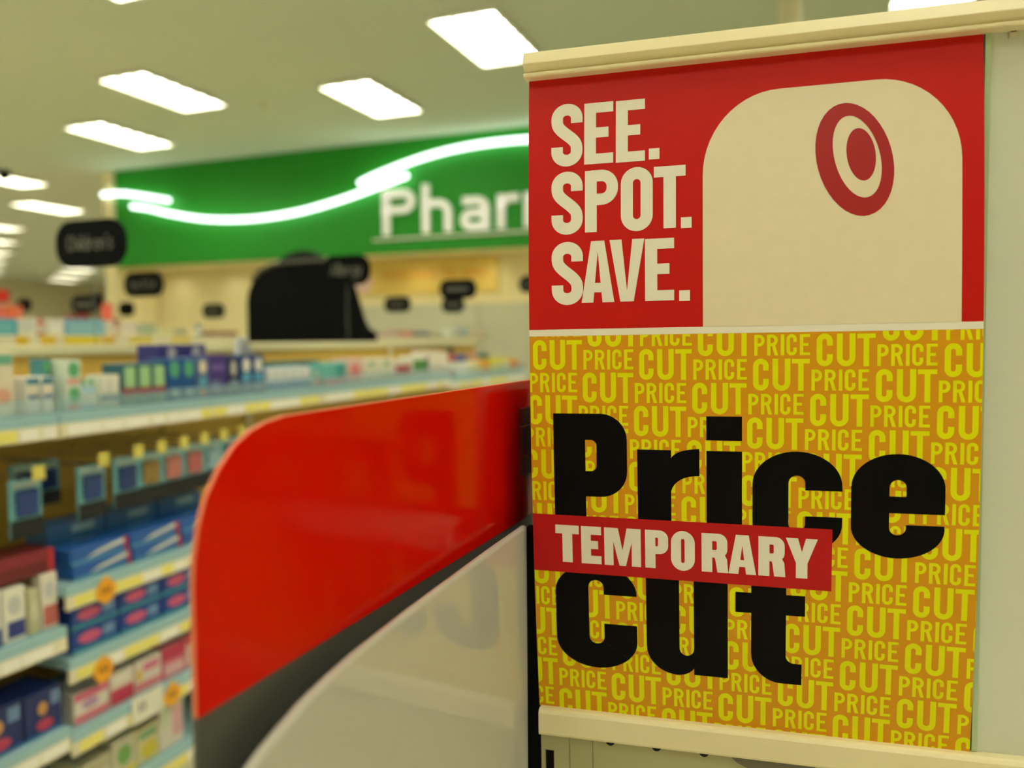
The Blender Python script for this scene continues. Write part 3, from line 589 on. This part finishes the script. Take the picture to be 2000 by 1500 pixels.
# ------------------------------------------------------------------ red and grey end panel
ep = root('end_panel', (-.268, .56, 0), 'glossy red-topped end panel with rounded corner left of the poster', 'panel')
red_g = mat('glossy_red_acrylic', (222, 14, 1), .14, var=.02, spec=.14)
salmon = mat('cream_board_core', (240, 138, 96), .5)
corner = [(.3522, 1.4604), (.3352, 1.4583), (.3232, 1.4551), (.3117, 1.4493), (.3007, 1.4397), (.2917, 1.4279), (.2862, 1.4147), (.2831, 1.4011), (.2819, 1.3872)]
outl = [(.84, 1.4604)]+corner+[(.2815, 1.3264), (.84, 1.3264)]
yz = lambda a, b, d: (d, a, b)
part('core', MB().prism(outl, yz, -.2677, -.2658), salmon, ep, 'cream board edge showing along the top')
ins = [(a+.0006 if a < .4 else a, b-.0006 if b > 1.33 else b) for a, b in outl]
part('red_facing', MB().prism(ins, yz, -.26585, -.2650), red_g, ep)
part('rear_facing', MB().prism(ins, yz, -.2685, -.26765), red_g, ep)
part('lower_panel', MB().box(-.2685, -.2656, .2818, .84, 0, 1.326), mat('charcoal_grey_panel', (84, 86, 78), .42, spec=.3), ep, 'charcoal grey lower panel')
part('bracket', MB().box(-.265, -.258, .704, .74, 1.416, 1.418).box(-.265, -.262, .706, .74, 1.37, 1.434).box(-.265, -.258, .71, .74, 1.388, 1.39), mat('dark_red_bracket', (92, 16, 12), .5), ep)

# ------------------------------------------------------------------ white curved divider wing
wg = root('divider_wing', (-.2485, .48, .9), 'white glossy curved divider panel joining the poster\'s left edge', 'divider')
wp = [(.676, 1.331), (.59, 1.329), (.5127, 1.326), (.451, 1.3235), (.412, 1.321), (.389, 1.3196), (.363, 1.3165), (.339, 1.3125), (.322, 1.308), (.306, 1.303), (.2964, 1.299), (.285, 1.2905), (.276, 1.279), (.269, 1.263), (.266, 1.243), (.265, .9), (.676, .9)]
wing_m = mat('white_gloss_plastic', (206, 202, 188), .0, var=.0, spec=1.0)
part('panel', MB().prism(wp, yz, -.2535, -.2465), wing_m, wg, bevel=.0033)
part('foot', MB().box(-.262, -.2465, .27, .676, 0, .8995), wing_m, wg)

# ------------------------------------------------------------------ endcap frame (poster plane): u right, v down, n out, in cm
TL = Vector((-0.24204605, 0.67442525, 1.72856772))
UH = Vector((0.99509303, 0.09854716, 0.00884975)); VH = Vector((0.00753721, 0.01368324, -0.99987797)); NN = Vector((0.09865623, -0.9950383, -0.01287333))
PV = 57.34
def E3(u, v, n): return TL+UH*(u/100)+VH*(v/100)+NN*(n/100)
def bow(v): t = v/PV; return 1.6*4*t*(1-t)
ec = root('endcap_frame', E3(20, 60, -2), 'white steel endcap with cream rails holding the poster', 'fixture')
tr = [(-2.0, -1.0), (-2.02, .8), (-1.95, 1.05), (-.95, 1.42), (-.88, 1.40), (-.30, .80), (-.24, .84), (-.21, 1.12), (-.12, 1.22), (.06, 1.22), (.16, 1.12), (.18, .9), (.18, -.1), (0, -.3), (0, -1.0)]
part('top_rail', MB().prism(tr, lambda a, b, d: E3(d, a, b), -.22, 80), cream_m, ec, 'cream grooved top rail', bevel=.0003)
br = [(56.75, -.3), (56.62, .75), (56.68, 1.02), (56.95, 1.2), (58.75, 1.26), (58.95, 1.2), (59.0, 1.0), (59.0, -.4)]
part('bottom_rail', MB().prism(br, lambda a, b, d: E3(d, a, b), .15, 80), cream_m, ec, 'cream bottom rail', bevel=.0003)
def ebox(u0, u1, v0, v1, n0, n1): return MB().add([E3(u, v, n) for u in (u0, u1) for v in (v0, v1) for n in (n0, n1)], [(0,1,3,2),(4,6,7,5),(0,4,5,1),(2,3,7,6),(0,2,6,4),(1,5,7,3)])
part('back_panel', ebox(.2, 80, .02, 59, -1.2, -.35), steel_m, ec, 'pale enamelled steel back panel')
part('edge_strip', ebox(35.85, 36.25, .2, 56.6, -.35, .1), mat('pale_green_plastic', (186, 206, 160), .3), ec, 'pale green plastic edge strip')
clip = part('clip', ebox(37.5, 38.15, .17, .62, -.35, .05), grey_m, ec)
part('slot', ebox(37.55, 37.95, .17, .27, .05, .06), cm((110, 50, 40)), clip)
# slotted upright under the bottom rail, with a real opening
up = MB()
for (a, b, c, d) in ((-.05, .33, 59.01, 100), (1.16, 2.62, 59.01, 100), (.33, 1.16, 59.01, 61.25), (.33, 1.16, 64.5, 66), (.33, 1.16, 69.2, 70.7), (.33, 1.16, 74, 100)): up.v, up.f = (lambda q: (up.v+q.v, up.f+[tuple(i+len(up.v) for i in f) for f in q.f]))(ebox(a, b, c, d, -1.0, -.5))
part('slotted_upright', up, steel_d, ec)
part('slot_shade', ebox(.2, 1.3, 60.8, 75, -1.4, -1.25), dark_m, ec)  # dark plate giving the slot its shade by colour
part('filler_strip', ebox(2.68, 4.80, 59.01, 100, -1.0, -.52), steel_d, ec)
lp = part('lower_panel', ebox(4.86, 80, 59.01, 100, -1.0, -.5), steel_d, ec)
for k in range(6):
    part('hole_shade_disc', MB().prism(arc(6.46+k*4.17, 59.72, .42, .42, 0, 360, 16)[:-1], lambda a, b, d: E3(a, b, d), -.505, -.485), dark_m, lp)  # flat dark discs, shade of the holes put into colour
part('curved_shade', MB().prism([(16.8, 59.02), (24, 59.02), (24, 60.8)]+bez((21, 60.8), (17.4, 60.6), (16.8, 59.02), 6)[:-1], lambda a, b, d: E3(a, b, d), -.5, .1), mat('painted_shadow_grey', (120, 112, 92), .5), ec, bevel=.0005)  # solid dark shape standing in for the curved shadow under the rail
part('gap_shade', ebox(-.28, 2, 28, 172, -9, -.75), mat('gap_shade_black', (12, 12, 11), .7, spec=.15), ec, 'added black block shading the gap between poster edge and divider')  # black block added to darken the gap beside the poster
part('gap_shade', ebox(-1.5, -.29, 40.6, 172, -3, -.75), mat('gap_shade_black', (12, 12, 11), .7, spec=.15), ec, 'added black block shading the gap between poster edge and divider')  # second added block, keeps the gap behind the divider dark
part('cabinet_body', ebox(3, 80, 1, 172, -9, -1.45), steel_m, ec)

# ------------------------------------------------------------------ poster
po = root('price_cut_poster', E3(17.8, 57, .2), 'tall red and yellow price cut poster between the cream rails', 'poster')
P_red = mat('poster_red_ink', (206, 18, 10), .42, var=.015, scale=200, spec=.25)
P_org = mat('poster_orange_ink', (226, 158, 24), .42, var=.02, scale=200, spec=.2)
P_yel = mat('poster_yellow_ink', (238, 238, 0), .42, var=.02, scale=200, spec=.2)
P_wht = mat('poster_white_ink', (246, 240, 222), .42, var=.01, scale=200)
P_blk = mat('poster_black_ink', (5, 5, 5), .55, var=.05, scale=200, spec=.1)
P_crm = mat('poster_cream_ink', (240, 226, 192), .42, var=.04, scale=90)
P_drd = mat('poster_dark_red_ink', (176, 16, 20), .42, var=.03, scale=200)
PW, V0, V1 = 35.72, .02, 56.75
def bowed(name, polys, layer, m, parent, clip=None, step=1.5, label=None, thick=False):
    b = bmesh.new()
    for pi, p in enumerate(polys):
        vs = [b.verts.new((u, v, (pi % 9)*.0006)) for u, v in p]
        try: b.faces.new(vs)
        except ValueError: pass
    bmesh.ops.triangulate(b, faces=b.faces)
    if clip:
        for co, no in (((clip[0], 0, 0), (-1, 0, 0)), ((clip[2], 0, 0), (1, 0, 0)), ((0, clip[1], 0), (0, -1, 0)), ((0, clip[3], 0), (0, 1, 0))):
            bmesh.ops.bisect_plane(b, geom=b.verts[:]+b.edges[:]+b.faces[:], plane_co=co, plane_no=no, clear_outer=True)
    vv = [q.co.y for q in b.verts]; k = math.floor(min(vv)/step)*step
    while k < max(vv):
        bmesh.ops.bisect_plane(b, geom=b.verts[:]+b.edges[:]+b.faces[:], plane_co=(0, k, 0), plane_no=(0, 1, 0)); k += step
    if thick:
        r_ = bmesh.ops.extrude_face_region(b, geom=b.faces[:])
        for e in r_['geom']:
            if isinstance(e, bmesh.types.BMVert): e.co.z = -.06
    off = origin(parent)
    for q in b.verts:
        w3 = E3(q.co.x, q.co.y, bow(q.co.y)+layer*.008+q.co.z)-off; q.co = w3
    bmesh.ops.recalc_face_normals(b, faces=b.faces)
    for f in b.faces:
        if not thick and f.normal.dot(NN) < 0: f.normal_flip()
    me = bpy.data.meshes.new(name); b.to_mesh(me); b.free(); me.materials.append(m)
    o = bpy.data.objects.new(name, me); COL.objects.link(o); o.parent = parent
    if label: o['label'] = label
    return o
bowed('sheet', bar(0, V0, PW, V1), 0, P_wht, po, thick=True, label='white paper sheet')
bowed('red_field', bar(0, V0, PW, 22.02), 1, P_red, po)
bowed('yellow_field', bar(0, 22.6, PW, V1), 1, P_org, po, label='orange-yellow printed field')

# condensed capitals: x, y (top), w, h, s -> polygons (v down)
def c_S(x, y, w, h, s):
    a = x+s/2; b = x+w-s/2; m = x+w/2; rx = w/2-s/2
    p = [(b, y+.315*h), (b, y+.24*h)]+arc(m, y+.235*h, rx, .235*h-s/2, 0, -180, 14)+[(a, y+.28*h)]
    for i in range(1, 11):
        t = i/11; k = 1-t
        p.append((k**3*a+3*k*k*t*a+3*k*t*t*b+t**3*b, y+h*(k**3*.29+3*k*k*t*.46+3*k*t*t*.54+t**3*.71)))
    p += [(b, y+.72*h)]+arc(m, y+.765*h, rx, .235*h-s/2, 0, 180, 14)+[(a, y+.685*h)]
    return stroke(p, s)
def c_E(x, y, w, h, s): t = s*.86; return bar(x, y, x+s, y+h)+bar(x, y, x+w, y+t)+bar(x, y+h-t, x+w, y+h)+bar(x, y+h*.49-t/2, x+w*.84, y+h*.49+t/2)
def c_P(x, y, w, h, s):
    hh = .56*h; t = s*.9; r = min(w-s*1.5, (hh-t)*.46); cx = x+w-s/2-r
    return bar(x, y, x+s, y+h)+stroke([(x+s/2, y+t/2), (cx, y+t/2)]+arc(cx, y+t/2+r, r, r, -90, 0, 8)+arc(cx, y+hh-t/2-r, r, r, 0, 90, 8)+[(x+s/2, y+hh-t/2)], s*.96)
def c_R(x, y, w, h, s): return c_P(x, y, w*.97, h*.98, s)[:]+[[(x+w*.42, y+.5*h), (x+w*.42+s, y+.5*h), (x+w+s*.06, y+h), (x+w-s, y+h)]]+bar(x, y, x+s, y+h)
def c_I(x, y, w, h, s): return bar(x, y, x+s, y+h)
def c_T(x, y, w, h, s): return bar(x, y, x+w, y+s*.88)+bar(x+w/2-s/2, y, x+w/2+s/2, y+h)
def c_U(x, y, w, h, s): r = w/2-s/2; return stroke([(x+s/2, y), (x+s/2, y+h-s/2-r)]+arc(x+w/2, y+h-s/2-r, r, r, 180, 0, 14)+[(x+w-s/2, y)], s)
def c_C(x, y, w, h, s):
    r = w/2-s/2; m = x+w/2
    return stroke([(x+w-s/2, y+.37*h), (x+w-s/2, y+s/2+r)]+arc(m, y+s/2+r, r, r, 0, -180, 14)+arc(m, y+h-s/2-r, r, r, 180, 0, 14)+[(x+w-s/2, y+.63*h)], s)
def c_O(x, y, w, h, s): r = w/2-s/2; m = x+w/2; return stroke(arc(m, y+s/2+r, r, r, 0, -180, 14)+arc(m, y+h-s/2-r, r, r, 180, 0, 14), s, True)
def c_A(x, y, w, h, s):
    m = x+w/2; q = s*.56
    return [[(x, y+h), (m-q, y), (m, y), (m, y+s*.9), (x+s, y+h)], [(x+w, y+h), (x+w-s, y+h), (m, y+s*.9), (m, y), (m+q, y)]]+bar(x+w*.25, y+h*.68, x+w*.75, y+h*.68+s*.8)
def c_V(x, y, w, h, s):
    m = x+w/2; q = s*.56
    return [[(x, y), (m-q, y+h), (m, y+h), (m, y+h-s*.9), (x+s, y)], [(x+w, y), (x+w-s, y), (m, y+h-s*.9), (m, y+h), (m+q, y+h)]]
def dot(x0, y0, x1, y1): return bar(x0, y0, x1, y1)
sk = 1.02
see = c_S(2.05, 2.48, 2.75, 5.46, sk)+c_E(4.95, 2.62, 2.5, 5.27, sk)+c_E(7.68, 2.66, 2.46, 5.27, sk)+dot(10.47, 6.95, 11.36, 7.87)
spot = c_S(2.07, 8.38, 2.75, 5.46, sk)+c_P(5.02, 8.46, 2.87, 5.27, sk)+c_O(8.11, 8.42, 2.69, 5.42, sk)+c_T(10.89, 8.52, 2.62, 5.2, sk)+dot(13.12, 12.88, 14.0, 13.78)
save = c_S(2.07, 14.46, 2.76, 5.46, sk)+c_A(4.70, 14.5, 2.83, 5.27, sk)+c_V(7.14, 14.48, 2.95, 5.27, sk)+c_E(10.14, 14.54, 2.42, 5.22, sk)+dot(12.97, 18.95, 13.85, 19.84)
for l in (see, spot, save): bowed('slogan_lettering', l, 3, P_wht, po, label='white condensed slogan lettering')
# plain cream stand-in shape and the ring emblem on the red field
arch = [(14.9, 22.02), (14.9, 9.5)]+arc(20.9, 9.5, 6.0, 6.6, 180, 270, 14)[1:]+arc(28.2, 9.5, 6.0, 6.6, 270, 360, 14)+[(34.2, 22.02)]
bowed('cream_shape', [arch], 2, P_crm, po, label='plain cream printed shape with rounded corners')
def oval(cx, cy, rx, ry, tilt, n=40):
    t = math.radians(tilt); return [(cx+rx*math.cos(a)*math.cos(t)-ry*math.sin(a)*math.sin(t), cy+rx*math.cos(a)*math.sin(t)+ry*math.sin(a)*math.cos(t)) for a in [2*math.pi*i/n for i in range(n+1)]]
em = bowed('ring_emblem', strip(oval(26.55, 9.05, 2.75, 4.6, -14), oval(26.75, 8.85, 1.65, 3.35, -14)), 4, P_drd, po, label='dark red ring emblem')
bowed('emblem_centre', [oval(27.05, 8.7, 1.05, 2.1, -8)[:-1]], 4, P_drd, em)

# repeating PRICE CUT pattern
pat = []
P0, A_, C_ = (.31, 22.92), (9.29, .90), (-4.88, 1.965)
for i in range(-3, 12):
    for j in range(-3, 22):
        x = P0[0]+i*A_[0]+j*C_[0]; y = P0[1]+i*A_[1]+j*C_[1]
        if x > 37 or x < -10 or y > 59 or y < 19: continue
        pat += c_C(x, y, 1.22, 2.62, .44)+c_U(x+1.52, y+.02, 1.38, 2.62, .44)+c_T(x+3.02, y+.05, 1.36, 2.58, .42)
        X, Y, h, s = x+4.5, y+.92, 1.70, .27
        pat += c_P(X, Y, .82, h, s)+c_R(X+1.0, Y, .86, h, s)+c_I(X+2.06, Y, s, h, s)+c_C(X+2.50, Y-.02, .80, h+.03, s)+c_E(X+3.52, Y, .78, h, s)
bowed('pattern_print', pat, 2, P_yel, po, clip=(.02, 22.62, PW-.02, V1), label='yellow repeated price cut words')

# big black "Price Cut"
hv = []
hv += bar(2.05, 29.37, 4.87, 40.1)+strip([(4.8, 29.37)]+arc(6.2, 31.67, 2.3, 2.3, -90, 0)+arc(6.2, 34.37, 2.3, 2.3, 0, 90)+[(4.8, 36.67)], [(4.8, 31.67)]+arc(5.35, 32.17, .5, .5, -90, 0)+arc(5.35, 33.92, .5, .5, 0, 90)+[(4.8, 34.42)])
hv += bar(9.38, 32.42, 12.22, 40.1)+[[(12.2, 33.15)]+bez((12.2, 33.15), (12.6, 32.35), (14.57, 32.28))[1:]+bez((14.57, 34.58), (12.6, 34.6), (12.2, 36.0))]
hv += bar(15.15, 29.5, 18.02, 31.52)+bar(15.15, 32.42, 18.02, 40.1)
hv += strip([(25.81, 35.5)]+arc(22.33, 35.1, 3.47, 2.78, 0, -180, 24)+arc(22.33, 38.3, 3.47, 2.5, 180, 0, 24)+[(25.8, 37.66)], [(22.98, 35.5)]+arc(22.33, 34.95, .65, .65, 0, -180, 24)+arc(22.33, 38.3, .65, .65, 180, 0, 24)+[(22.98, 37.66)])
hv += strip([(33.29, 37.12)]+arc(29.88, 35.1, 3.42, 2.75, 0, -180, 24)+arc(29.88, 38.3, 3.42, 2.5, 180, 0, 24)+[(33.27, 38.04)], [(30.5, 37.12)]+arc(29.9, 35.05, .62, .62, 0, -180, 24)+arc(29.9, 38.28, .62, .62, 180, 0, 24)+[(30.52, 38.04)])+bar(28.6, 35.77, 30.8, 37.12)
bowed('big_lettering', hv, 4, P_blk, po, label='heavy black lettering')
hv = strip([(9.15, 45.52)]+arc(5.54, 45.4, 3.62, 2.6, 0, -180, 24)+arc(5.54, 49.75, 3.62, 2.68, 180, 0, 24)+[(9.15, 48.22)], [(6.26, 45.52)]+arc(5.58, 44.9, .68, .68, 0, -180, 24)+arc(5.58, 49.45, .68, .68, 180, 0, 24)+[(6.26, 48.22)])
hv += bar(9.98, 43, 12.81, 49.9)+bar(14.04, 43, 16.86, 52.28)+[[(9.98, 49.9)]+arc(12.6, 49.9, 2.62, 2.5, 180, 90)[1:]+bez((12.6, 52.4), (13.6, 52.4), (14.1, 51.6), 5)[1:]+[(14.1, 49.9)]+arc(13.425, 49.9, .615, .66, 0, 180)]
hv += bar(18.77, 43, 21.56, 49.8)+bar(17.5, 44.45, 23.05, 46.22)+[[(18.77, 49.8)]+arc(21.2, 49.8, 2.43, 2.5, 180, 90)[1:]+[(22.83, 52.3), (22.83, 50.45)]+arc(22.25, 49.8, .69, .65, 90, 180)]
bowed('big_lettering', hv, 4, P_blk, po, label='heavy black lettering')
# red TEMPORARY band
sl = lambda u, v: (u, v+.0098*(u-2))
band = bowed('temporary_band', [[(-.0, 38.41), (25.08, 38.66), (25.06, 43.88), (-.0, 43.63)]], 5, mat('poster_band_red', (196, 14, 18), .42, var=.015, scale=200, spec=.25), po)
y0, h = 39.33, 3.38
tm = bar(2.04, y0, 4.16, y0+.78)+bar(2.66, y0, 3.56, y0+h)
tm += c_E(4.36, y0, 1.78, h, .86)
tm += bar(6.41, y0, 7.2, y0+h)+bar(8.8, y0, 9.59, y0+h)+[[(6.9, y0), (7.62, y0), (8.0, y0+2.0), (8.0, y0+h), (7.72, y0+h)], [(9.1, y0), (8.38, y0), (8.0, y0+2.0), (8.0, y0+h), (8.28, y0+h)]]
def h_P(x, w, s=.88): 
    return bar(x, y0, x+s, y0+h)+strip([(x+s*.8, y0)]+arc(x+w-.75, y0+.75, .75, .75, -90, 0)+arc(x+w-.75, y0+1.35, .75, .75, 0, 90)+[(x+s*.8, y0+2.1)], [(x+s*.8, y0+.66)]+arc(x+w-s-.1, y0+.78, .12, .12, -90, 0)+arc(x+w-s-.1, y0+1.3, .12, .12, 0, 90)+[(x+s*.8, y0+1.42)])
def h_R(x, w, s=.88):
    return h_P(x, w*.97, s)+[[(x+w*.45, y0+1.75), (x+w*.85, y0+1.75), (x+w*.96, y0+2.2), (x+w, y0+h), (x+w-s, y0+h), (x+w*.52, y0+2.3)]]
def h_A(x, w, s=.88):
    m = x+w/2; return [[(x, y0+h), (m-.52, y0), (m, y0), (m, y0+.9), (x+s*.92, y0+h)], [(x+w, y0+h), (x+w-s*.92, y0+h), (m, y0+.9), (m, y0), (m+.52, y0)]]+bar(x+.5, y0+2.15, x+w-.5, y0+2.75)
tm += h_P(9.96, 1.97)
tm += strip(arc(13.16, y0+1.0, 1.0, 1.06, 0, -180, 16)+arc(13.16, y0+h-1.0, 1.0, 1.06, 180, 0, 16)+[(14.16, y0+1.0)], arc(13.16, y0+.78, .15, .15, 0, -180, 16)+arc(13.16, y0+h-.78, .15, .15, 180, 0, 16)+[(13.31, y0+.78)])
tm += h_R(14.72, 2.18)+h_A(16.92, 2.24)+h_R(19.34, 2.14)
tm += [[(21.5, y0), (22.45, y0), (22.76, y0+1.15), (22.76, y0+2.1), (22.3, y0+2.1)], [(23.98, y0), (23.07, y0), (22.76, y0+1.15), (22.76, y0+2.1), (23.2, y0+2.1)]]+bar(22.3, y0+1.9, 23.2, y0+h)
bowed('band_lettering', [[sl(*p) for p in q] for q in tm], 6, P_wht, band, label='white block lettering')
